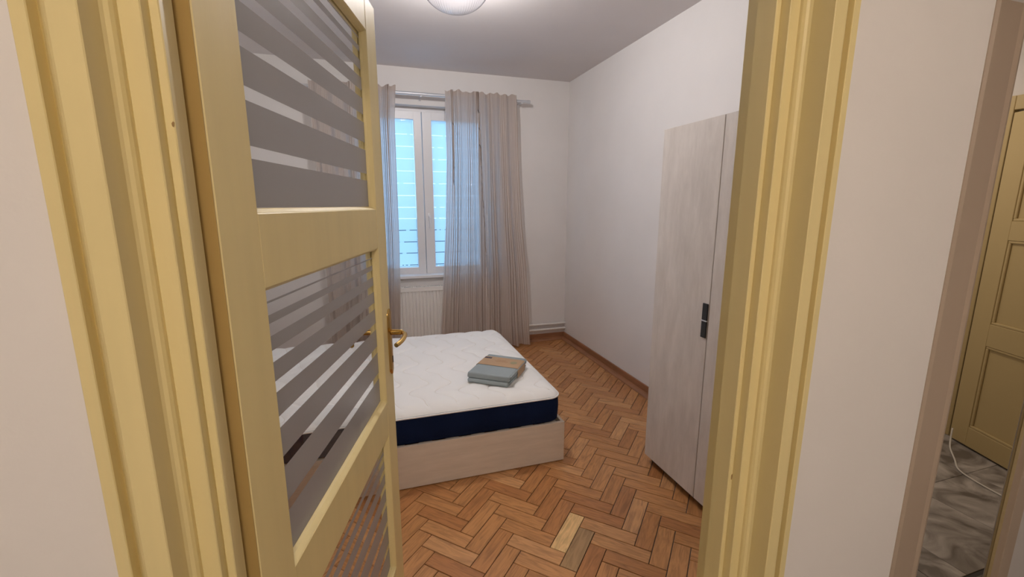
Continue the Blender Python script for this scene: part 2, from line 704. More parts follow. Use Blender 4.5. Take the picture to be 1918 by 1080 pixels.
blocks.sort(key=view_rank)
stuff = B()
rng = random.Random(21)
for i, (x, y, ang, whole) in enumerate(blocks):
    dz = rng.uniform(-0.0004, 0.0002)
    tilt = rng.uniform(-0.0025, 0.0025)
    flip = PI if rng.random() < 0.5 else 0.0
    mtx = Matrix.Translation((x, y, dz)) @ Matrix.Rotation(ang + flip, 4, 'Z') @ Matrix.Rotation(tilt, 4, 'X')
    single = i < 290
    if single and whole:
        o = bpy.data.objects.new('parquet_block', block_me)
        COL.objects.link(o)
        o.parent = floor
        o.matrix_local = Matrix.Translation(-WL[floor.name]) @ mtx
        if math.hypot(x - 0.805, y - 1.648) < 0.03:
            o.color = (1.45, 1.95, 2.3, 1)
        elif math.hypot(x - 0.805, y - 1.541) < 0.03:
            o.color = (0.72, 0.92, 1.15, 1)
        continue
    t = B() if single else stuff
    if not whole:
        t2 = B()
        block_bm(t2, mtx)
        for co, no in (((XR - 0.002, 0, 0), (1, 0, 0)), ((XL + 0.002, 0, 0), (-1, 0, 0)),
                       ((0, YB - 0.002, 0), (0, 1, 0)), ((0, YR - 0.14, 0), (0, -1, 0))):
            g = t2.verts[:] + t2.edges[:] + t2.faces[:]
            bmesh.ops.bisect_plane(t2, geom=g, plane_co=co, plane_no=no, clear_outer=True)
        if not t2.faces:
            t2.free()
            if single:
                t.free()
            continue
        me = bpy.data.meshes.new('tmp')
        t2.to_mesh(me)
        t2.free()
        t.from_mesh(me)
        bpy.data.meshes.remove(me)
        if single:
            put('parquet_block', t, M['parquet'], floor)
    else:
        block_bm(t, mtx)
o = put('parquet_block', stuff, M['parquet'], floor)
o['kind'] = 'stuff'

# baseboards with a quarter-round bead at their foot
def quarter(bm, a, b, r, inward):
    """bead along a-b (floor line), round side towards inward"""
    a, b, n = Vector(a), Vector(b), Vector(inward)
    prof = [(0, 0)] + [(r * math.cos(t * PI / 2 / 5), 0.55 * r * math.sin(t * PI / 2 / 5)) for t in range(6)]
    ra = [bm.verts.new(a + n * p[0] + Vector((0, 0, p[1]))) for p in prof]
    rb = [bm.verts.new(b + n * p[0] + Vector((0, 0, p[1]))) for p in prof]
    k = len(prof)
    bm.faces.new(ra)
    bm.faces.new(rb[::-1])
    for i in range(k):
        bm.faces.new((ra[i], ra[(i + 1) % k], rb[(i + 1) % k], rb[i]))


for nm, lo, hi, qa, qb, qn in (
        ('baseboard_back', (XL, YB - 0.014, 0.001), (XR, YB, 0.075), (XL, YB - 0.014, 0.001), (XR, YB - 0.014, 0.001), (0, -1, 0)),
        ('baseboard_right', (XR - 0.014, 1.10, 0.001), (XR, YB - 0.014, 0.075), (XR - 0.014, 1.10, 0.001), (XR - 0.014, YB - 0.03, 0.001), (-1, 0, 0)),
        ('baseboard_left', (XL, YR, 0.001), (XL + 0.014, YB - 0.014, 0.075), (XL + 0.014, YR, 0.001), (XL + 0.014, YB - 0.03, 0.001), (1, 0, 0))):
    b_ = box(nm, lo, hi, M['base_wood'], bev=0.003, structure=True)
    bm = B()
    quarter(bm, qa, qb, 0.040, qn)
    auto_smooth(put('quarter_round', bm, M['base_wood'], b_))

# ------------------------------------------------------------------ bedroom door frame (stepped casing and rebated jamb)
PROF = [(-.2577, .4845), (-.2577, .4715), (-.2567, .470), (-.2464, .4695), (-.2457, .4705), (-.2456, .4835), (-.2440, .4815),
        (-.2415, .4772), (-.2390, .4738), (-.2366, .4716), (-.2340, .470), (-.2145, .470), (-.2135, .471), (-.2135, .503), (-.2118, .5065),
        (-.2088, .509), (-.2070, .513), (-.2062, .5175), (-.2050, .5157), (-.1885, .515), (-.1875, .516), (-.1872, .5315),
        (-.1860, .5297), (-.179, .5295), (-.178, .5305), (-.178, .563), (-.2080, .563), (-.2080, .612), (-.235, .612),
        (-.235, .4845)]
LEFT = [(x * S, y * S) for x, y in PROF]
RIGHT = [((MIR - x) * S, y * S) for x, y in PROF]
bm = B()
add_prism(bm, LEFT, 0.0, DOOR_H)
put('trim_1', bm, M['cream'], structure=True)
bm = B()
add_prism(bm, RIGHT, 0.0, DOOR_H)
put('trim_2', bm, M['cream'], structure=True)
bm = B()                         # head: the same steps, turned to run along x
hx0, hx1 = JX0, JX1
for i in range(len(PROF) - 2):
    pass
hp = [((-x * S - 0.178 * S) + DOOR_H - 0.0, y * S) for x, y in PROF]       # (z, y)
va = [bm.verts.new((-.2577 * S, y, z + 0.002)) for z, y in hp]
vb = [bm.verts.new(((MIR + .2577) * S, y, z + 0.002)) for z, y in hp]
bm.faces.new(va)
bm.faces.new(vb[::-1])
for i in range(len(hp)):
    j = (i + 1) % len(hp)
    bm.faces.new((va[i], va[j], vb[j], vb[i]))
put('trim_3', bm, M['cream'], structure=True)
M['chip'] = paint('bare_wood_chip', (0.36, 0.22, 0.08), 0.7, 0.0, 1, 0.1)


def chip(parent, c, ax, size, seed):
    rng_ = random.Random(seed)
    bm_ = B()
    c, ax = Vector(c), Vector(ax).normalized()
    nrm = Vector((ax.y, -ax.x, 0))
    if nrm.dot(-c) < 0:
        nrm = -nrm
    pts_ = []
    for q in range(9):
        t = 2 * PI * q / 9
        r = rng_.uniform(0.6, 1.15)
        pts_.append(bm_.verts.new(c + ax * (math.cos(t) * size[0] * r) + Vector((0, 0, math.sin(t) * size[1] * r)) + nrm * 0.0005))
    low = [bm_.verts.new(v.co - nrm * 0.0006) for v in pts_]
    bm_.faces.new(pts_)
    for q in range(9):
        bm_.faces.new((pts_[q], low[q], low[(q + 1) % 9], pts_[(q + 1) % 9]))
    put('paint_chip', bm_, M['chip'], parent)


chip(bpy.data.objects['trim_1'], (-.1795 * S, .5293 * S, 1.587), (1, 0, 0), (0.0016, 0.0030), 1)
chip(bpy.data.objects['trim_2'], ((MIR + .1845) * S, .52955 * S, 0.991), (1, 0, 0), (0.0012, 0.0075), 2)
# ------------------------------------------------------------------ bedroom door leaf, standing open 74 degrees
AZ = math.radians(15.629)
DV = Vector((math.sin(AZ), math.cos(AZ), 0))
NV = Vector((DV.y, -DV.x, 0))
DW = 0.837
EDGE = Vector((1.45 * math.sin(math.radians(1.6)), 1.45 * math.cos(math.radians(1.6)), 0))
HINGE = EDGE - DV * DW
TOP, BOT = 2.059, 0.012
TH = 0.040


def dx(c):
    """(s from hinge, t into the leaf from the hall face, z) -> world"""
    return HINGE + DV * c[0] - NV * c[1] + Vector((0, 0, c[2]))


door = bpy.data.objects.new('door_1', None)
door.empty_display_size = 0.1
link(door, None, HINGE.copy())
door['kind'] = 'structure'
ST = 0.097
PANES = [(1.4885, 1.966), (0.8874, 1.375), (0.2850, 0.7727)]
for nm, s0, s1 in (('stile', 0.0, ST), ('stile', DW - ST, DW)):
    bm = B()
    add_box(bm, (s0, 0.0, BOT), (s1, TH, TOP), 0.002, 1, dx)
    lip0, lip1 = (s0 - 0.013, s0 + 0.002) if s0 == 0 else (s1 - 0.002, s1 + 0.013)
    add_box(bm, (lip0, 0.026, BOT), (lip1, TH, TOP), 0.001, 1, dx)
    put(nm, bm, M['cream'], door)
bm = B()                          # hinge-side edge, darker ochre than the rest of the leaf
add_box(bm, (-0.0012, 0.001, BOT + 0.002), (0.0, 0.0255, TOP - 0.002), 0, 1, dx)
put('hinge_edge', bm, M['cream_edge'], door, label='ochre-coloured hinge edge')
zs = [BOT] + [v for p in reversed(PANES) for v in p] + [TOP]
for i in range(0, len(zs), 2):
    bm = B()
    add_box(bm, (ST - 0.001, 0.0004, zs[i]), (DW - ST + 0.001, TH - 0.0004, zs[i + 1]), 0.0015, 1, dx)
    put('rail', bm, M['cream'], door)


def bead_ring(bm, s0, s1, z0, z1, tg, tf, off):
    """sloped glazing bead all round an opening: from the glass (tg) out to the face (tf)"""
    def ring(o, t):
        return [(s0 + o, t, z0 + o), (s1 - o, t, z0 + o), (s1 - o, t, z1 - o), (s0 + o, t, z1 - o)]
    rings = [ring(-0.001, tg), ring(off, tg), ring(off * 0.85, tg + (tf - tg) * 0.45), ring(0.0006, tf), ring(-0.001, tf)]
    V = [[bm.verts.new(dx(p)) for p in r] for r in rings]
    for a in range(len(V)):
        b = (a + 1) % len(V)
        for k in range(4):
            j = (k + 1) % 4
            bm.faces.new((V[a][k], V[a][j], V[b][j], V[b][k]))


# heights of the etched bands, from the top of a pane downwards (clear gaps between them)
BANDS2 = [(1.3480, 1.3445), (1.3250, 1.3108), (1.2900, 1.2652), (1.2455, 1.2120), (1.1925, 1.1492), (1.1290, 1.0750), (1.0550, 0.9900),
          (0.9712, 0.8905)]
for pi_, (z0, z1) in enumerate(PANES):
    bm = B()
    bead_ring(bm, ST, DW - ST, z0, z1, 0.0185, 0.0020, 0.0075)
    put('glazing_bead', bm, M['cream'], door)
    bm = B()
    bead_ring(bm, ST, DW - ST, z0, z1, 0.0235, 0.0385, 0.0075)
    put('glazing_bead', bm, M['cream'], door)
    bm = B()
    add_box(bm, (ST + 0.001, 0.019, z0 + 0.001), (DW - ST - 0.001, 0.0230, z1 - 0.001), 0, 1, dx)
    gp = put('glass_pane', bm, M['glass'], door)
    off = (0.598, 0.0, -0.6085)[pi_]
    for (a, b) in BANDS2:
        a, b = a + off, b + off
        if pi_ == 2:
            a = z1 - (1.375 - (a - off)) * 1.005
            b = z1 - (1.375 - (b - off)) * 1.005
        b = max(b, z0 + 0.008)
        if a - b < 0.001:
            continue
        bm = B()
        bm.faces.new([bm.verts.new(dx(c)) for c in ((ST + 0.0080, 0.0186, b), (DW - ST - 0.0080, 0.0186, b),
                                                    (DW - ST - 0.0080, 0.0186, a), (ST + 0.0080, 0.0186, a))])
        put('frosted_band', bm, M['frost'], gp, recalc=False)

# lever handles and long plates, both sides
def handle_set(side):
    """side -1: hall face (t<0), +1: back face"""
    base = 0.0 if side < 0 else TH
    sc_ = DW - 0.024

    def hx_(s, o, z):
        return dx((s, base + side * o, z))
    bm = B()
    zc, hz, hw = 1.064, 0.109, 0.020
    nz, nw = 16, 8
    grid = []
    for i in range(nz + 1):
        a = -1 + 2 * i / nz
        wz = hw * (1.0 if abs(a) < 0.86 else max(0.25, 1 - ((abs(a) - 0.86) / 0.14) ** 2 * 0.75))
        row = []
        for j in range(nw + 1):
            b = -1 + 2 * j / nw
            dome = 0.0062 * (1 - b * b) ** 0.5 * (1 if abs(a) < 0.9 else 0.75)
            row.append(bm.verts.new(hx_(sc_ + b * wz, 0.0015 + dome, zc + a * hz)))
        grid.append(row)
    for i in range(nz):
        for j in range(nw):
            bm.faces.new((grid[i][j], grid[i][j + 1], grid[i + 1][j + 1], grid[i + 1][j]))
    rim = [grid[0][j] for j in range(nw + 1)] + [grid[i][nw] for i in range(1, nz + 1)] + \
          [grid[nz][j] for j in range(nw - 1, -1, -1)] + [grid[i][0] for i in range(nz - 1, 0, -1)]
    bk = [bm.verts.new(v.co + NV * (0.0014 * side)) for v in rim]
    for i in range(len(rim)):
        j = (i + 1) % len(rim)
        bm.faces.new((rim[i], rim[j], bk[j], bk[i]))
    pl = auto_smooth(put('lock_plate', bm, M['brass'], door, label='long brass lock plate'), 50)
    bm = B()
    add_box(bm, (-0.003, -0.0005, -0.011), (0.003, 0.0009, 0.011), 0.0004, 1,
            lambda c: hx_(sc_ + c[0], 0.0078 + c[1], 1.005 + c[2]))
    put('keyhole', bm, M['black'], pl)
    bm = B()
    zn = 1.096
    path = smooth_path([hx_(sc_, 0.005, zn), hx_(sc_, 0.028, zn), hx_(sc_ - 0.004, 0.044, zn - 0.0005), hx_(sc_ - 0.022, 0.0545, zn - 0.002),
                        hx_(sc_ - 0.055, 0.057, zn - 0.005), hx_(sc_ - 0.085, 0.053, zn - 0.008), hx_(sc_ - 0.108, 0.046, zn - 0.010)], 5)
    n = len(path)
    add_tube(bm, path, [0.0092 if i < n * 0.3 else 0.0088 - 0.0018 * (i / n) for i in range(n)], 12)
    auto_smooth(put('lever_handle', bm, M['brass'], door, label='curved brass lever handle'), 50)


handle_set(-1)
handle_set(1)
for z in (0.25, 1.80):             # knuckle hinges
    bm = B()
    add_tube(bm, [dx((-0.010, -0.004, z - 0.05)), dx((-0.010, -0.004, z + 0.05))], 0.006, 10)
    bm.free()

# ------------------------------------------------------------------ window
win = bpy.data.objects.new('window_1', None)
link(win, None, (0.52, YB + 0.12, 1.6))
win['kind'] = 'structure'
FY0, FY1 = YB + 0.095, YB + 0.165
bm = B()
add_box(bm, (WX0, FY0 + 0.02, WZ0 + 0.01), (WX0 + 0.045, FY1, WZ1), 0.003, 1)
add_box(bm, (WX1 - 0.045, FY0 + 0.02, WZ0 + 0.01), (WX1, FY1, WZ1), 0.003, 1)
add_box(bm, (WX0 + 0.04, FY0 + 0.02, WZ1 - 0.045), (WX1 - 0.04, FY1, WZ1), 0.003, 1)
add_box(bm, (WX0 + 0.04, FY0 + 0.02, WZ0 + 0.01), (WX1 - 0.04, FY1, WZ0 + 0.05), 0.003, 1)
put('window_frame', bm, M['pvc'], win)
GZ0, GZ1 = 0.876, 2.315
LINES = [2.18, 2.066, 1.95, 1.833, 1.715, 1.595, 1.48, 1.369, 1.252, 1.134, 1.02, 0.897]
for si, (a, b, ga, gb) in enumerate(((-0.135, 0.5135, -0.045, 0.437), (0.5185, 1.175, 0.611, 1.086))):
    bm = B()
    y0, y1 = FY0 - 0.005, FY1 - 0.012
    zb, zt = GZ0 - 0.071, GZ1 + 0.078
    add_box(bm, (a, y0, zb), (ga, y1, zt), 0.004, 2)
    add_box(bm, (gb, y0, zb), (b, y1, zt), 0.004, 2)
    add_box(bm, (ga - 0.004, y0 + 0.0005, zb), (gb + 0.004, y1, GZ0), 0.004, 2)
    add_box(bm, (ga - 0.004, y0 + 0.0005, GZ1), (gb + 0.004, y1, zt), 0.004, 2)
    sash = put('sash', bm, M['pvc'], win)
    bm = B()
    add_box(bm, (ga - 0.002, YB + 0.120, GZ0 - 0.002), (gb + 0.002, YB + 0.126, GZ1 + 0.002))
    put('glass_pane', bm, M['glass'], sash)
    # one roll of etched film with thin leaf-patterned gaps, each strip a piece
    rng = random.Random(5 + si)
    edges = [GZ1 - 0.006] + LINES + [GZ0 + 0.004]
    for i in range(len(edges) - 1):
        bm = B()
        zt_, zb_ = edges[i] - (0.0034 if i else 0), edges[i + 1] + 0.0034
        x0, x1 = ga + 0.004, gb - 0.004
        def film(xa, za, xb, zb2):
            bm.faces.new([bm.verts.new(c) for c in ((xa, YB + 0.1192, za), (xb, YB + 0.1192, za), (xb, YB + 0.1192, zb2), (xa, YB + 0.1192, zb2))])
        film(x0, zb_, x1, zt_)
        x = x0 + 0.02
        while x < x1 - 0.03:            # little leaves bridging the gap
            wd = rng.uniform(0.012, 0.05)
            if rng.random() < 0.4:
                film(x, zb_ - 0.0066, x + wd, zb_ - 0.0003)
            x += wd + rng.uniform(0.01, 0.09)
        put('film_strip', bm, M['wfilm'], sash, recalc=False)
    if si == 1:
        bm = B()
        add_box(bm, (0.548, y0 - 0.010, 1.34), (0.576, y0 + 0.001, 1.42), 0.004, 2)
        path = smooth_path([(0.562, y0 - 0.008, 1.385), (0.562, y0 - 0.040, 1.385), (0.562, y0 - 0.046, 1.365), (0.562, y0 - 0.046, 1.27)], 4)
        add_tube(bm, path, 0.009, 10)
        auto_smooth(put('window_handle', bm, M['pvc'], sash), 40)
box('window_sill', (WX0 - 0.03, YB - 0.045, WZ0 - 0.02), (WX1 + 0.03, FY0 + 0.03, WZ0 + 0.008), M['pvc'], win, 0.004)
# outdoors, seen only through the gaps of the film
box('ground', (-6, YB + 0.3, -0.4), (8, 16, -0.3), M['ground'], structure=True)
fence = thing('garden_fence', 'dark slatted fence outdoors behind the frosted window', 'fence', (0.5, 7.6, -0.3))
for px in (-1.8, 0.2, 2.2, 4.2):
    box('fence_post', (px, 7.62, -0.3), (px + 0.09, 7.70, 1.3), M['fence'], fence, 0.004)
for k in range(9):
    box('fence_slat', (-2.2, 7.59, -0.2 + k * 0.165), (4.6, 7.618, -0.05 + k * 0.165), M['fence'], fence, 0.003)

# ------------------------------------------------------------------ radiator under the window
rad = thing('radiator', 'white ribbed panel radiator below the window', 'radiator', (0.2, 4.38, 0.12))
RX0, RX1, RZ0, RZ1 = -0.40, 0.752, 0.13, 0.690
bm = B()
n = int((RX1 - RX0) / 0.0333)
pts = []
for k in range(n):
    x = RX0 + (RX1 - RX0) * k / n
    w = (RX1 - RX0) / n
    pts += [(x, 4.345), (x + w * 0.30, 4.345), (x + w * 0.42, 4.3575), (x + w * 0.88, 4.3575)]
pts += [(RX1, 4.345), (RX1, 4.362), (RX0, 4.362)]
add_prism(bm, pts, RZ0 + 0.03, RZ1 - 0.03)
add_box(bm, (RX0, 4.3455, RZ1 - 0.032), (RX1, 4.362, RZ1), 0.004, 2)
add_box(bm, (RX0, 4.3455, RZ0), (RX1, 4.362, RZ0 + 0.032), 0.004, 2)
put('front_panel', bm, M['rad'], rad)
box('back_panel', (RX0, 4.415, RZ0), (RX1, 4.43, RZ1), M['rad'], rad, 0.004)
for x in (RX0 - 0.003, RX1):
    box('side_cover', (x, 4.343, RZ0), (x + 0.003, 4.432, RZ1 + 0.012), M['rad'], rad)
bm = B()
for k in range(60):
    x = RX0 + (k + 0.5) * (RX1 - RX0) / 60
    add_box(bm, (x - 0.0045, 4.352, RZ1 + 0.004), (x + 0.0045, 4.426, RZ1 + 0.012))
add_box(bm, (RX0, 4.344, RZ1 - 0.002), (RX1, 4.352, RZ1 + 0.013), 0.002, 1)
add_box(bm, (RX0, 4.424, RZ1 - 0.002), (RX1, 4.431, RZ1 + 0.013), 0.002, 1)
put('top_grille', bm, M['rad'], rad)
for x in (RX0 + 0.15, RX1 - 0.15):
    box('wall_bracket', (x - 0.02, 4.431, RZ0 + 0.06), (x + 0.02, YB - 0.0005, RZ1 - 0.1), M['rad'], rad)
for nm, z, lab in (('heating_pipe', 0.186, 'upper of the two white heating pipes low along the window wall'),
                   ('heating_pipe', 0.126, 'lower of the two white heating pipes just above the brown skirting')):
    pt = thing(nm, lab, 'pipe', (1.4, YB - 0.03, z), 'heating pipes on the window wall')
    bm = B()
    add_tube(bm, [(0.80, YB - 0.026, z), (XR, YB - 0.026, z)], 0.0125, 12)
    auto_smooth(put('pipe', bm, M['rad'], pt), 50)
    for x in (1.0, 1.85):
        box('pipe_clip', (x - 0.008, YB - 0.028, z - 0.017), (x + 0.008, YB - 0.0005, z - 0.009), M['rad'], pt, 0.001, 1)

# ------------------------------------------------------------------ curtain rod and curtains
ROD_Y, ROD_Z = 4.340, 2.503
rod = thing('curtain_rod', 'grey metal curtain rod on brackets above the window', 'curtain rod', (0.5, ROD_Y, ROD_Z))
bm = B()
add_tube(bm, [(-0.60, ROD_Y, ROD_Z), (1.535, ROD_Y, ROD_Z)], 0.0150, 16)
auto_smooth(put('rod', bm, M['rod'], rod), 50)
for x in (-0.605, 1.54):
    bm = B()
    add_lathe(bm, [(0.0, -0.004), (0.0168, -0.004), (0.0168, 0.020), (0.012, 0.024), (0.0, 0.024)], 0, 0, 16)
    for v in bm.verts:
        v.co = Vector((x + (v.co.z if x > 0 else -v.co.z), ROD_Y + v.co.x, ROD_Z + v.co.y))
    bmesh.ops.remove_doubles(bm, verts=bm.verts, dist=0.0001)
    auto_smooth(put('finial', bm, M['rod'], rod), 40)
for x in (-0.52, 0.497, 1.475):
    bm = B()
    add_box(bm, (x - 0.008, ROD_Y - 0.019, ROD_Z - 0.024), (x + 0.008, ROD_Y + 0.019, ROD_Z - 0.0135), 0.002, 1)
    add_box(bm, (x - 0.008, ROD_Y + 0.0145, ROD_Z - 0.024), (x + 0.008, ROD_Y + 0.021, ROD_Z + 0.022), 0.002, 1)
    add_box(bm, (x - 0.006, ROD_Y + 0.018, ROD_Z - 0.012), (x + 0.006, YB - 0.003, ROD_Z + 0.004), 0.002, 1)
    add_box(bm, (x - 0.014, YB - 0.005, ROD_Z - 0.035), (x + 0.014, YB, ROD_Z + 0.035), 0.002, 1)
    put('bracket', bm, M['pvc'], rod)


def interp(tab, z):
    if z >= tab[0][0]:
        return tab[0][1]
    for (z0, x0), (z1, x1) in zip(tab, tab[1:]):
        if z >= z1:
            t = (z0 - z) / (z0 - z1)
            return x0 + (x1 - x0) * t
    return tab[-1][1]


def curtain(label, ltab, rtab, zbot, folds, ridges, seed, nu=150, nz=64):
    root = thing('curtain', label, 'curtain', (0.5 * (ltab[0][1] + rtab[0][1]), ROD_Y - 0.02, zbot), 'sheer linen curtains at the window')
    rng = random.Random(seed)
    ph = [rng.uniform(0, 2 * PI) for _ in range(6)]
    bm = B()
    uvl = bm.loops.layers.uv.verify()
    ztop = 2.548
    rows = []
    us = []
    for i in range(nz + 1):
        f = i / nz
        z = ztop + (zbot - ztop) * f
        row, ur = [], []
        drop = min(1.0, f * 3.0)
        for j in range(nu + 1):
            u = j / nu
            xl, xr = interp(ltab, z), interp(rtab, z)
            uu = u + 0.018 * drop * math.sin(2 * PI * (2.3 * u + 0.35 * f) + ph[0])
            a = 0.013 + 0.026 * min(1, f * 1.6)
            y = a * math.sin(2 * PI * folds * uu + ph[1] + 0.5 * f)
            y += 0.45 * a * math.sin(2 * PI * folds * 1.73 * uu + ph[2] - 0.9 * f)
            y += 0.010 * f * math.sin(2 * PI * 2.1 * u + ph[3] + 2.0 * f)
            xsh = 0.0
            for (ru, rw, rh, sl) in ridges:
                c = ru + sl * f
                g = math.exp(-((u - c) / (rw * (1 + 1.2 * f))) ** 2)
                y -= rh * g * (1 - 0.35 * f)
                xsh += -0.35 * rh * g * (1 if u > c else -1) * (1 - f)
            x = xl + (xr - xl) * u + xsh
            if i == 0:
                zz = z + 0.007 * math.sin(2 * PI * folds * u * 1.5 + ph[4]) + 0.006 * math.sin(2 * PI * folds * 0.6 * u + ph[5])
            else:
                zz = z
            yy = ROD_Y - 0.034 + y * (0.75 if f < 0.03 else 1.0)
            yy = min(yy, ROD_Y - 0.018 if z > 2.45 else ROD_Y - 0.012)
            row.append(bm.verts.new((x, yy, zz)))
            ur.append(u)
        rows.append(row)
    width = 1.45 * (rtab[0][1] - ltab[0][1])
    for i in range(nz):
        for j in range(nu):
            fc = bm.faces.new((rows[i][j], rows[i][j + 1], rows[i + 1][j + 1], rows[i + 1][j]))
            for l, (a, b) in zip(fc.loops, ((i, j), (i, j + 1), (i + 1, j + 1), (i + 1, j))):
                l[uvl].uv = (b / nu * width, a / nz * 2.5)
    put('cloth', bm, M['curtain'], root, smooth=True)
    # sewn hems: doubled cloth along the top and the foot
    for nm, r0, r1 in (('header_tape', 0.0, 0.03), ('bottom_hem', 0.955, 0.995)):
        bm = B()
        uvl = bm.loops.layers.uv.verify()
        me = bpy.data.objects[root.children[0].name].data
        oo = WL[root.children[0].name]
        i0, i1 = int(r0 * nz), max(int(r0 * nz) + 1, int(r1 * nz))
        g = []
        for i in range(i0, i1 + 1):
            g.append([bm.verts.new(oo + me.vertices[i * (nu + 1) + j].co + Vector((0, 0.0025, 0))) for j in range(nu + 1)])
        for i in range(len(g) - 1):
            for j in range(nu):
                fc = bm.faces.new((g[i][j], g[i][j + 1], g[i + 1][j + 1], g[i + 1][j]))
                for l, b in zip(fc.loops, (j, j + 1, j + 1, j)):
                    l[uvl].uv = (b / nu * width, 0.0)
        put(nm, bm, M['curtain'], root, smooth=True)
    return root


curtain('right-hand beige sheer curtain with long folds falling to the floor beside the bed',
        [(2.55, 0.712), (1.92, 0.708), (1.32, 0.682), (0.79, 0.645), (0.29, 0.610), (0.0, 0.600)],
        [(2.55, 1.405), (1.95, 1.425), (1.31, 1.461), (0.86, 1.505), (0.27, 1.540), (0.0, 1.560)],
        0.022, 6.2, [(0.09, 0.016, 0.036, 0.03), (0.44, 0.016, 0.036, 0.10), (0.62, 0.03, 0.012, 0.02), (0.86, 0.02, 0.010, 0.02)], 11)
curtain('left-hand beige sheer curtain beside the open glazed door',
        [(2.55, -0.45), (1.3, -0.43), (0.0, -0.42)],
        [(2.55, 0.274), (2.28, 0.252), (1.76, 0.246), (1.17, 0.242), (0.70, 0.230), (0.27, 0.211), (0.0, 0.21)],
        0.022, 6.5, [(0.90, 0.018, 0.034, 0.01), (0.45, 0.018, 0.024, 0.02)], 23)

# ------------------------------------------------------------------ ceiling lamp
LX, LY = 0.492, 2.545
lamp = thing('ceiling_lamp', 'round ribbed glass ceiling lamp, lit, in the middle of the bedroom ceiling', 'lamp', (LX, LY, CEIL))
bm = B()
add_lathe(bm, [(0.0, CEIL), (0.12, CEIL), (0.125, CEIL - 0.012), (0.115, CEIL - 0.03), (0.0, CEIL - 0.03)], LX, LY, 40)
bmesh.ops.remove_doubles(bm, verts=bm.verts, dist=0.0001)
auto_smooth(put('canopy', bm, M['chrome'], lamp), 40)
bm = B()
add_lathe(bm, [(0.2085, CEIL - 0.001), (0.2125, CEIL - 0.001), (0.2125, CEIL - 0.046), (0.2085, CEIL - 0.046), (0.2085, CEIL - 0.001)], LX, LY, 72)
bmesh.ops.remove_doubles(bm, verts=bm.verts, dist=0.0001)
auto_smooth(put('light_stop_ring', bm, M['chrome'], lamp), 40)  # added ring, out of view, keeps bulb light off the ceiling nearby
bm = B()
prof = []
for i in range(25):
    t = i / 24 * PI / 2
    prof.append((0.204 * math.cos(t) ** 0.85 if i < 24 else 0.0, CEIL - 0.030 - 0.210 * math.sin(t)))
add_lathe(bm, prof, LX, LY, 432, 0.011, 72)
bmesh.ops.remove_doubles(bm, verts=bm.verts, dist=0.00005)
put('glass_bowl', bm, M['lampglass'], lamp, smooth=True)
bm = B()
add_tube(bm, [(LX, LY, CEIL - 0.029), (LX, LY, CEIL - 0.075)], 0.018, 14)
put('lamp_holder', bm, M['pvc'], lamp)
bm = B()
bmesh.ops.create_uvsphere(bm, u_segments=20, v_segments=12, radius=0.033)
bmesh.ops.translate(bm, verts=bm.verts, vec=(LX, LY, CEIL - 0.108))
put('bulb', bm, M['bulb'], lamp, smooth=True)

# ------------------------------------------------------------------ bed base and mattress
BX0, BX1, BY0, BY1 = -1.045, 1.016, 2.182, 3.610
bed = thing('bed', 'low bleached-oak box bed base under the mattress', 'bed', (0.0, 2.9, 0.0))
box('front_panel', (BX0, BY0, 0.006), (BX1, BY0 + 0.018, 0.250), M['oak_bed'], bed, 0.0012, 1)
box('back_panel', (BX0, BY1 - 0.018, 0.003), (BX1, BY1, 0.250), M['oak_bed'], bed, 0.0012, 1)
box('end_panel', (BX1 - 0.018, BY0 + 0.0185, 0.003), (BX1, BY1 - 0.0185, 0.250), M['oak_bed'], bed, 0.0012, 1)
box('end_panel', (BX0, BY0 + 0.0185, 0.003), (BX0 + 0.018, BY1 - 0.0185, 0.250), M['oak_bed'], bed, 0.0012, 1)
for k in range(14):
    x = BX0 + 0.06 + k * 0.145
    box('slat', (x, BY0 + 0.019, 0.232), (x + 0.07, BY1 - 0.019, 0.2495), M['oak_edge'], bed)

MX0, MX1, MY0, MY1 = -1.000, 1.003, 2.194, 3.598
MZ0, MZ1, MZ2 = 0.2505, 0.401, 0.446
mat_ = thing('mattress', 'white quilted mattress with navy sides on the bed base', 'mattress', (0.0, 2.9, MZ0))
CR = 0.075


def rrect(x0, x1, y0, y1, r, n=8):
    out = []
    for cx, cy, a0 in ((x1 - r, y0 + r, -PI / 2), (x1 - r, y1 - r, 0), (x0 + r, y1 - r, PI / 2), (x0 + r, y0 + r, PI)):
        for i in range(n + 1):
            t = a0 + PI / 2 * i / n
            out.append((cx + r * math.cos(t), cy + r * math.sin(t)))
    return out


def loft(bm, loops, cap0=True, cap1=True):
    V = [[bm.verts.new(p) for p in lp] for lp in loops]
    n = len(V[0])
    for a in range(len(V) - 1):
        for k in range(n):
            j = (k + 1) % n
            bm.faces.new((V[a][k], V[a][j], V[a + 1][j], V[a + 1][k]))
    if cap0:
        bm.faces.new(V[0][::-1])
    if cap1:
        bm.faces.new(V[-1])


def mloop(o, z):
    return [(x, y, z) for x, y in rrect(MX0 + o, MX1 - o, MY0 + o, MY1 - o, max(0.02, CR - o * 0.5))]


bm = B()
loft(bm, [mloop(0.012, MZ0), mloop(0.003, MZ0 + 0.01), mloop(-0.001, MZ0 + 0.07), mloop(-0.001, MZ1 - 0.05), mloop(0.002, MZ1 - 0.006), mloop(0.008, MZ1)])
auto_smooth(put('side_border', bm, M['navy'], mat_, label='navy knitted side border'), 40)
bm = B()                              # piped seam between border and top
rr = [Vector((x, y, MZ1 + 0.001)) for x, y in rrect(MX0, MX1, MY0, MY1, CR)]
add_tube(bm, rr + [rr[0]], 0.0050, 8, False)
put('piping', bm, M['tick'], mat_, smooth=True, label='white piped seam')
# quilted top: a puffy sheet with stitched S-curves
bm = B()
nx, ny = 330, 230


QK = range(-8, 9)


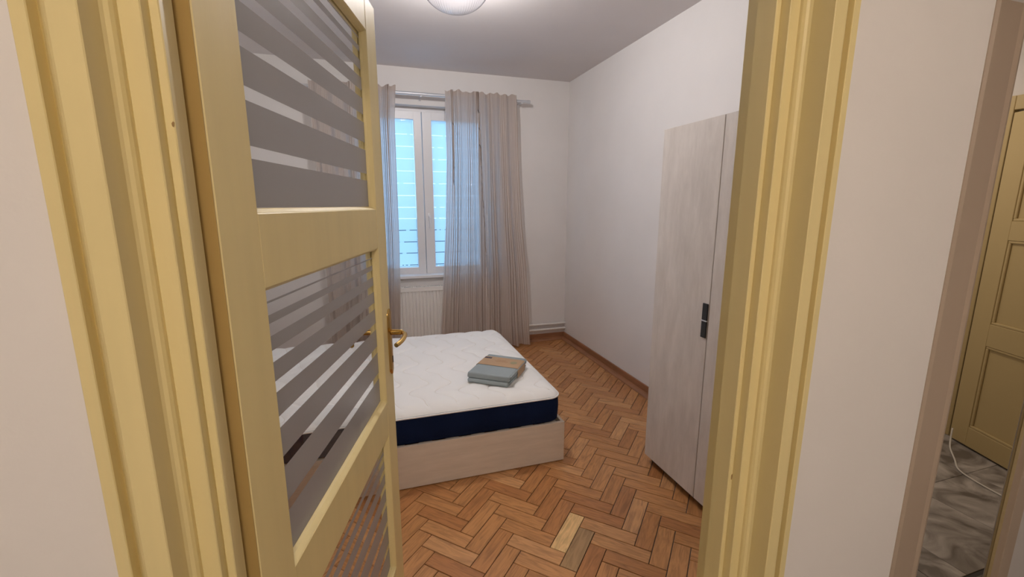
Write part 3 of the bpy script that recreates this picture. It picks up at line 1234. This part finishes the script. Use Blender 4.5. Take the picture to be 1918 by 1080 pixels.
def stitch_x(k, y):
    """x of the k-th stitched wave at y"""
    lam, ph = 0.36, 0.35 * k
    w = 2 * PI * y / lam + ph
    return 0.06 + k * 0.150 + 0.052 * math.sin(w) + 0.020 * math.sin(2 * w + 0.6) + 0.012 * math.sin(0.41 * w + 2.1 * k)


def quilt(x, y):
    h = 0.0
    for k in QK:
        d = abs(x - stitch_x(k, y))
        if d < 0.07:
            h -= 0.0045 * math.exp(-(d / 0.008) ** 2) + 0.0060 * math.exp(-(d / 0.030) ** 2)
    return h


def crown(d):
    t, t2 = min(1.0, d / 0.012), min(1.0, d / 0.085)
    return MZ1 + (MZ2 - MZ1) * (0.16 * (1 - (1 - t) ** 2) ** 0.5 + 0.84 * (1 - (1 - t2) ** 2.2))


V = []
for j in range(ny + 1):
    row = []
    for i in range(nx + 1):
        x = MX0 + 0.004 + (MX1 - MX0 - 0.008) * i / nx
        y = MY0 + 0.004 + (MY1 - MY0 - 0.008) * j / ny
        # squeeze the square corners onto the rounded outline
        ex, ey = x, y
        cx = min(max(x, MX0 + CR), MX1 - CR)
        cy = min(max(y, MY0 + CR), MY1 - CR)
        dx_, dy_ = x - cx, y - cy
        if abs(dx_) > 1e-9 and abs(dy_) > 1e-9:
            m_ = max(abs(dx_), abs(dy_))
            l_ = math.hypot(dx_, dy_)
            ex, ey = cx + dx_ * m_ / l_, cy + dy_ * m_ / l_
        d = min(ex - MX0, MX1 - ex, ey - MY0, MY1 - ey)
        dd = math.hypot(ex - cx, ey - cy) if (abs(dx_) > 1e-9 and abs(dy_) > 1e-9) else None
        if dd is not None:
            d = CR - dd
        d = max(0.0, d - 0.002)
        z = crown(d) + quilt(ex, ey) * min(1, d / 0.05)
        row.append(bm.verts.new((ex, ey, z)))
    V.append(row)
for j in range(ny):
    for i in range(nx):
        bm.faces.new((V[j][i], V[j][i + 1], V[j + 1][i + 1], V[j + 1][i]))
put('quilted_top', bm, M['tick'], mat_, smooth=True, label='white quilted top with stitched waves')

# cream thread lying in the grooves
M['thread'] = paint('cream_thread', (0.72, 0.655, 0.56), 0.8, 0.0, 1, 0.03)
for k in QK:
    run = []
    y = MY0 + 0.03
    while y < MY1 - 0.03:
        x = stitch_x(k, y)
        d = min(x - MX0, MX1 - x, y - MY0, MY1 - y)
        if d > 0.045:
            run.append((x, y, crown(d - 0.002) + quilt(x, y) * min(1, (d - 0.002) / 0.05) + 0.0002))
        elif len(run) > 4:
            break
        y += 0.012
    if len(run) > 4:
        bm = B()
        add_tube(bm, run, 0.0012, 5)
        put('stitching', bm, M['thread'], mat_, smooth=True)

# ------------------------------------------------------------------ packed bed sheets on the mattress
PA = Vector((0.497, 2.474, MZ2 - 0.001))
a1, a2 = math.radians(-37.5), math.radians(53.5)
E1 = Vector((math.cos(a1), math.sin(a1), 0))
E2 = Vector((math.cos(a2), math.sin(a2), 0))
W1, W2 = 0.272, 0.350


def px_(c):
    return PA + E1 * c[0] + E2 * c[1] + Vector((0, 0, c[2]))


pack = thing('bed_linen_pack', 'folded grey-blue bed linen in a kraft paper sleeve on the mattress', 'bed linen', PA.copy())


def cloth_bundle(bm, lo, hi, r, seed, sag=0.0):
    rng = random.Random(seed)
    n1, n2, nh = 14, 16, 5
    vs = add_box(bm, lo, hi, r, 4)
    for v in vs:
        c = v.co
        k = math.sin(c.x * 31 + seed) * math.sin(c.y * 27 + seed * 2)
        c.z += 0.0012 * k
        c.x += 0.0015 * math.sin(c.y * 40 + c.z * 90 + seed)
        c.y += 0.0015 * math.sin(c.x * 35 + c.z * 80 + seed)
        if sag and c.y < lo[1] + 0.1:
            c.z -= sag * (1 - (c.y - lo[1]) / 0.1) * (1 if c.z > (lo[2] + hi[2]) / 2 else 0.4)
        v.co = px_(c)


for nm, lo, hi, r, sd, sg in (('folded_sheet', (0.004, -0.004, 0.003), (W1 - 0.004, W2 - 0.004, 0.0305), 0.0115, 3, 0.001),
                              ('folded_duvet_cover', (0.0, 0.004, 0.0300), (W1, W2, 0.066), 0.0100, 8, 0.0)):
    bm = B()
    cloth_bundle(bm, lo, hi, r, sd, sg)
    f_ = auto_smooth(put(nm, bm, M['sheet'], pack), 60)
    zc = (lo[2] + hi[2]) / 2
    k = 3
    for q in range(k):                 # loose cloth edges showing on the right-hand side
        bm = B()
        z0 = lo[2] + 0.005 + q * (hi[2] - lo[2] - 0.008) / k
        vs = add_box(bm, (hi[0] - 0.05, lo[1] + 0.012 + 0.004 * q, z0), (hi[0] + 0.0015 + 0.0022 * q, hi[1] - 0.010, z0 + (hi[2] - lo[2]) / k * 0.62), 0.0022, 2)
        for v in vs:
            c = v.co.copy()
            c.z += 0.0015 * math.sin(c.y * 38 + q)
            v.co = px_(c)
        put('cloth_edge', bm, M['sheet'], f_)
# kraft sleeve round both bundles
S0, S1 = 0.150, 0.300
sl = [(-0.0035, 0.004), (-0.0042, 0.034), (-0.0035, 0.060), (0.004, 0.0668), (0.014, 0.0682), (W1 - 0.012, 0.0686), (W1 - 0.001, 0.0672), (W1 + 0.0045, 0.061),
      (W1 + 0.0055, 0.034), (W1 + 0.0035, 0.004)]
bm = B()
out = [[bm.verts.new(px_((x, y, z))) for x, z in sl] for y in (S0, S1)]
inn = [[bm.verts.new(px_((x + (0.0007 if x < W1 / 2 else -0.0007), y, z - 0.0007))) for x, z in sl] for y in (S0, S1)]
for i in range(len(sl) - 1):
    bm.faces.new((out[0][i], out[0][i + 1], out[1][i + 1], out[1][i]))
    bm.faces.new((inn[1][i], inn[1][i + 1], inn[0][i + 1], inn[0][i]))
    for q in (0, 1):
        bm.faces.new((out[q][i], inn[q][i], inn[q][i + 1], out[q][i + 1]))
for i in (0, len(sl) - 1):
    bm.faces.new((out[0][i], out[1][i], inn[1][i], inn[0][i]))
sleeve = put('paper_sleeve', bm, M['kraft'], pack, label='kraft paper sleeve with printing')
bm = B()
for q in range(4):                     # small dark print block, left end
    add_box(bm, (0.008 + q * 0.0125, 0.262, 0.0686), (0.0185 + q * 0.0125, 0.284, 0.0690), 0, 1, px_)
put('dark_print', bm, M['ink'], sleeve)
bm = B()
for q in range(7):
    add_box(bm, (0.105 + q * 0.0085, 0.248, 0.0687), (0.1115 + q * 0.0085, 0.256, 0.0690), 0, 1, px_)
for q in range(9):
    add_box(bm, (0.098 + q * 0.0095, 0.226, 0.0687), (0.1055 + q * 0.0095, 0.236, 0.0690), 0, 1, px_)
put('text_print', bm, M['ink2'], sleeve)
bm = B()
cxy = (0.222, 0.232)
ring = [bm.verts.new(px_((cxy[0] + 0.022 * math.cos(t * PI / 12), cxy[1] + 0.022 * math.sin(t * PI / 12), 0.06905))) for t in range(24)]
ring2 = [bm.verts.new(px_((cxy[0] + 0.022 * math.cos(t * PI / 12), cxy[1] + 0.022 * math.sin(t * PI / 12), 0.0687))) for t in range(24)]
bm.faces.new(ring)
for i in range(24):
    bm.faces.new((ring[i], ring2[i], ring2[(i + 1) % 24], ring[(i + 1) % 24]))
put('round_print', bm, M['ink3'], sleeve)

# ------------------------------------------------------------------ wardrobe against the right wall
WXF = 1.472
ward = thing('wardrobe', 'tall bleached-oak wardrobe with black handles against the right wall', 'wardrobe', (1.75, 1.6, 0.0))
WY0, WY1, WZT = 1.175, 2.032, 1.884
bm = B()
t_ = 0.018
add_box(bm, (WXF + 0.020, WY1 - t_ - 0.001, 0.045), (XR - 0.03, WY1 - 0.001, WZT - 0.002))
add_box(bm, (WXF + 0.020, WY0 + 0.001, 0.045), (XR - 0.03, WY0 + t_ + 0.001, WZT - 0.002))
add_box(bm, (WXF + 0.020, WY0 + t_, WZT - 0.02), (XR - 0.03, WY1 - t_, WZT - 0.002))
add_box(bm, (WXF + 0.020, WY0 + t_, 0.045), (XR - 0.03, WY1 - t_, 0.063))
add_box(bm, (XR - 0.036, WY0 + t_, 0.06), (XR - 0.031, WY1 - t_, WZT - 0.02))
put('carcass', bm, M['oak'], ward)
box('plinth', (WXF + 0.045, WY0 + 0.01, 0.002), (WXF + 0.063, WY1 - 0.01, 0.046), M['black'], ward)
GAPY = 1.612
for nm, y0, y1 in (('door', GAPY + 0.0018, WY1), ('door', WY0, GAPY - 0.0018)):
    d_ = box(nm, (WXF, y0, 0.048), (WXF + 0.018, y1, WZT), M['oak'], ward, 0.0014, 1)
    if y0 > GAPY:
        for k, (z0, z1) in enumerate(((0.969, 1.049), (0.884, 0.9635))):
            box('handle', (WXF - 0.008, GAPY + 0.0035, z0), (WXF - 0.0005, GAPY + 0.036, z1), M['black'], d_, 0.0015, 1, label='black metal edge handle')
        box('handle_strip', (WXF - 0.0085, GAPY + 0.0035, 0.9635), (WXF - 0.0005, GAPY + 0.036, 0.969), M['chrome'], d_)

# ------------------------------------------------------------------ hallway and the side room on the right
HY0 = -1.25
FX = 3.62                       # far wall of the side room
SY = 0.80                       # face of the set-back wall
box('wall_hall_left', (-1.75, HY0, 0), (-1.65, YH, CEIL), M['wall'], structure=True)
box('wall_hall_back', (-1.75, HY0 - 0.1, 0), (2.9, HY0, CEIL), M['wall'], structure=True)
box('wall_hall_right', (2.8, HY0, 0), (2.9, SY, CEIL), M['wall'], structure=True)
box('ceiling_hall', (-1.75, HY0 - 0.1, CEIL), (FX + 0.1, YR, CEIL + 0.1), M['ceiling'], structure=True)
T0, T1 = SY * math.tan(math.radians(62.55)), SY * math.tan(math.radians(64.35))      # left casing
U0, U1 = SY * math.tan(math.radians(69.15)), 0.79 * math.tan(math.radians(70.35))      # right casing
bm = B()
add_box(bm, (1.047, SY + 0.012, 0), (T1 - 0.02, 0.86, CEIL))
add_box(bm, (1.45, 0.86, 0), (T1 - 0.02, 0.90, CEIL))
add_box(bm, (U0 + 0.29, SY + 0.012, 0), (FX, 0.90, CEIL))
add_box(bm, (U0 + 0.03, SY + 0.012, 0), (U0 + 0.29, SY + 0.022, CEIL))
add_box(bm, (T1 - 0.02, SY + 0.012, 2.012), (U0 + 0.29, 0.90, CEIL))
put('wall_hall_front', bm, M['wall'], structure=True)
bm = B()
# left casing with rounded outer corner and a lighter nosing on the opening side
cp = [(T0, SY + 0.012), (T0, SY - 0.004), (T0 + 0.006, SY - 0.010), (T1 - 0.030, SY - 0.010), (T1 - 0.022, SY - 0.006), (T1 - 0.012, SY - 0.012), (T1 - 0.002, SY - 0.010),
      (T1, SY - 0.002), (T1, 0.90), (T1 - 0.02, 0.90), (T1 - 0.02, SY + 0.012)]
add_prism(bm, cp, 0, 2.012)
put('trim_4', bm, M['taupe'], structure=True)
bm = B()
add_box(bm, (0.79 * math.tan(math.radians(69.80)), SY - 0.010, 0), (U1, SY + 0.012, 2.012), 0.002, 2)
put('trim_5', bm, M['taupe'], structure=True)
bm = B()
add_prism(bm, [(U0, SY), (U0 + 0.020, SY - 0.001), (U0 + 0.0215, SY + 0.011), (U0 + 0.033, SY + 0.0225), (U0 + 0.289, SY + 0.0225), (U0 + 0.289, 0.898), (U0 + 0.26, 0.898)], 0, 2.012)
put('trim_6', bm, M['olive'], structure=True)
box('trim_7', (T1 + 0.0005, SY - 0.008, 1.945), (0.79 * math.tan(math.radians(69.80)), SY + 0.020, 2.012), M['taupe'], bev=0.004, structure=True)

# side room shell
RB = 2.9
box('wall_side_far', (FX, 0.2, 0), (FX + 0.1, RB, CEIL), M['wall'], structure=True)
box('wall_side_back', (XR + 0.06, RB, 0), (FX + 0.1, RB + 0.1, CEIL), M['wall'], structure=True)
box('ceiling_side', (XR + 0.06, YR, CEIL), (FX + 0.1, RB + 0.1, CEIL + 0.1), M['ceiling'], structure=True)
hf = box('floor_hall', (-1.75, HY0 - 0.1, -0.06), (FX + 0.1, 0.546, -0.004), M['grout'], structure=True)
sf = box('floor_side', (1.05, 0.546, -0.06), (FX + 0.1, RB, -0.004), M['grout'], structure=True)
# vinyl tiles, one object each
TS = 0.45


def tile_mesh(w, h):
    bm = B()
    add_box(bm, (-w / 2, -h / 2, -0.004), (w / 2, h / 2, 0.0))
    top = [e for e in bm.edges if all(v.co.z > -0.001 for v in e.verts)]
    bmesh.ops.bevel(bm, geom=top, offset=0.0012, segments=1, affect='EDGES')
    me = bpy.data.meshes.new('floor_tile')
    bm.to_mesh(me)
    bm.free()
    me.materials.append(M['tile'])
    return me


full = tile_mesh(TS - 0.002, TS - 0.002)


def lay(parent, x0, x1, y0, y1):
    i0 = math.floor((x0 - 2.265) / TS)
    j0 = math.floor((y0 - 1.367) / TS)
    i = i0
    while 2.265 + i * TS < x1 - 0.01:
        j = j0
        while 1.367 + j * TS < y1 - 0.01:
            a0, a1_ = max(x0, 2.265 + i * TS), min(x1, 2.265 + (i + 1) * TS)
            b0, b1 = max(y0, 1.367 + j * TS), min(y1, 1.367 + (j + 1) * TS)
            if a1_ - a0 > 0.02 and b1 - b0 > 0.02:
                cut = (a1_ - a0 < TS - 0.001) or (b1 - b0 < TS - 0.001)
                me = tile_mesh(a1_ - a0 - 0.002, b1 - b0 - 0.002) if cut else full
                o = bpy.data.objects.new('floor_tile', me)
                COL.objects.link(o)
                o.parent = parent
                o.location = Vector(((a0 + a1_) / 2, (b0 + b1) / 2, 0)) - WL[parent.name]
            j += 1
        i += 1


lay(hf, -1.65, 2.80, HY0, 0.543)
lay(sf, XR + 0.061, FX, 0.901, RB)
lay(sf, 1.46, XR + 0.059, 0.901, 1.039)
lay(sf, 1.05, 2.79, 0.547, 0.811)
lay(sf, T1, U0 + 0.28, 0.811, 0.901)

# yellow panelled door in the side room, standing a little ajar
A3 = math.radians(22.0)
D3 = Vector((-math.sin(A3), -math.cos(A3), 0))
N3 = Vector((-math.cos(A3), math.sin(A3), 0))           # towards the viewer
H3 = Vector((3.535, 1.655, 0))


def d3(c):
    return H3 + D3 * c[0] - N3 * c[1] + Vector((0, 0, c[2]))


door3 = bpy.data.objects.new('door_2', None)
link(door3, None, H3.copy())
door3['kind'] = 'structure'
W3, T3 = 0.80, 2.02
for s0, s1 in ((0, 0.11), (W3 - 0.11, W3)):
    box('stile', (s0, 0, 0.012), (s1, 0.036, T3), M['olive'], door3, 0.002, 1, d3)
for z0, z1 in ((0.012, 0.135), (0.665, 0.80), (1.30, 1.41), (1.90, T3)):
    box('rail', (0.109, 0.0003, z0), (W3 - 0.109, 0.0357, z1), M['olive'], door3, 0.002, 1, d3)
for z0, z1 in ((0.135, 0.665), (0.80, 1.30), (1.41, 1.90)):
    box('door_panel', (0.11, 0.014, z0), (W3 - 0.11, 0.022, z1), M['olive'], door3, 0.0, 1, d3)
    bm = B()
    for lo, hi in (((0.11, 0.003, z0), (W3 - 0.11, 0.0145, z0 + 0.016)), ((0.11, 0.003, z1 - 0.016), (W3 - 0.11, 0.0145, z1)),
                   ((0.11, 0.003, z0 + 0.014), (0.126, 0.0145, z1 - 0.014)), ((W3 - 0.126, 0.003, z0 + 0.014), (W3 - 0.11, 0.0145, z1 - 0.014))):
        add_box(bm, lo, hi, 0.005, 2, d3)
    put('panel_moulding', bm, M['olive'], door3)
box('trim_8', (FX - 0.05, 1.675, 0.001), (FX, 1.76, 2.12), M['olive'], bev=0.004, structure=True)
box('trim_9', (FX - 0.05, 0.92, 2.04), (FX, 1.675, 2.12), M['olive'], bev=0.004, structure=True)
cab = thing('cable', 'white cable lying across the grey tiles before the old yellow door', 'cable', (3.2, 1.3, 0.004))
bm = B()
add_tube(bm, smooth_path([(3.47, 1.615, 0.10), (3.43, 1.595, 0.03), (3.371, 1.560, 0.006), (3.25, 1.475, 0.005), (3.145, 1.402, 0.005), (3.098, 1.310, 0.005),
                          (3.066, 1.176, 0.005), (3.04, 1.02, 0.005), (3.00, 0.93, 0.005)], 6), 0.0045, 8)
put('cord', bm, M['cable'], cab, smooth=True)
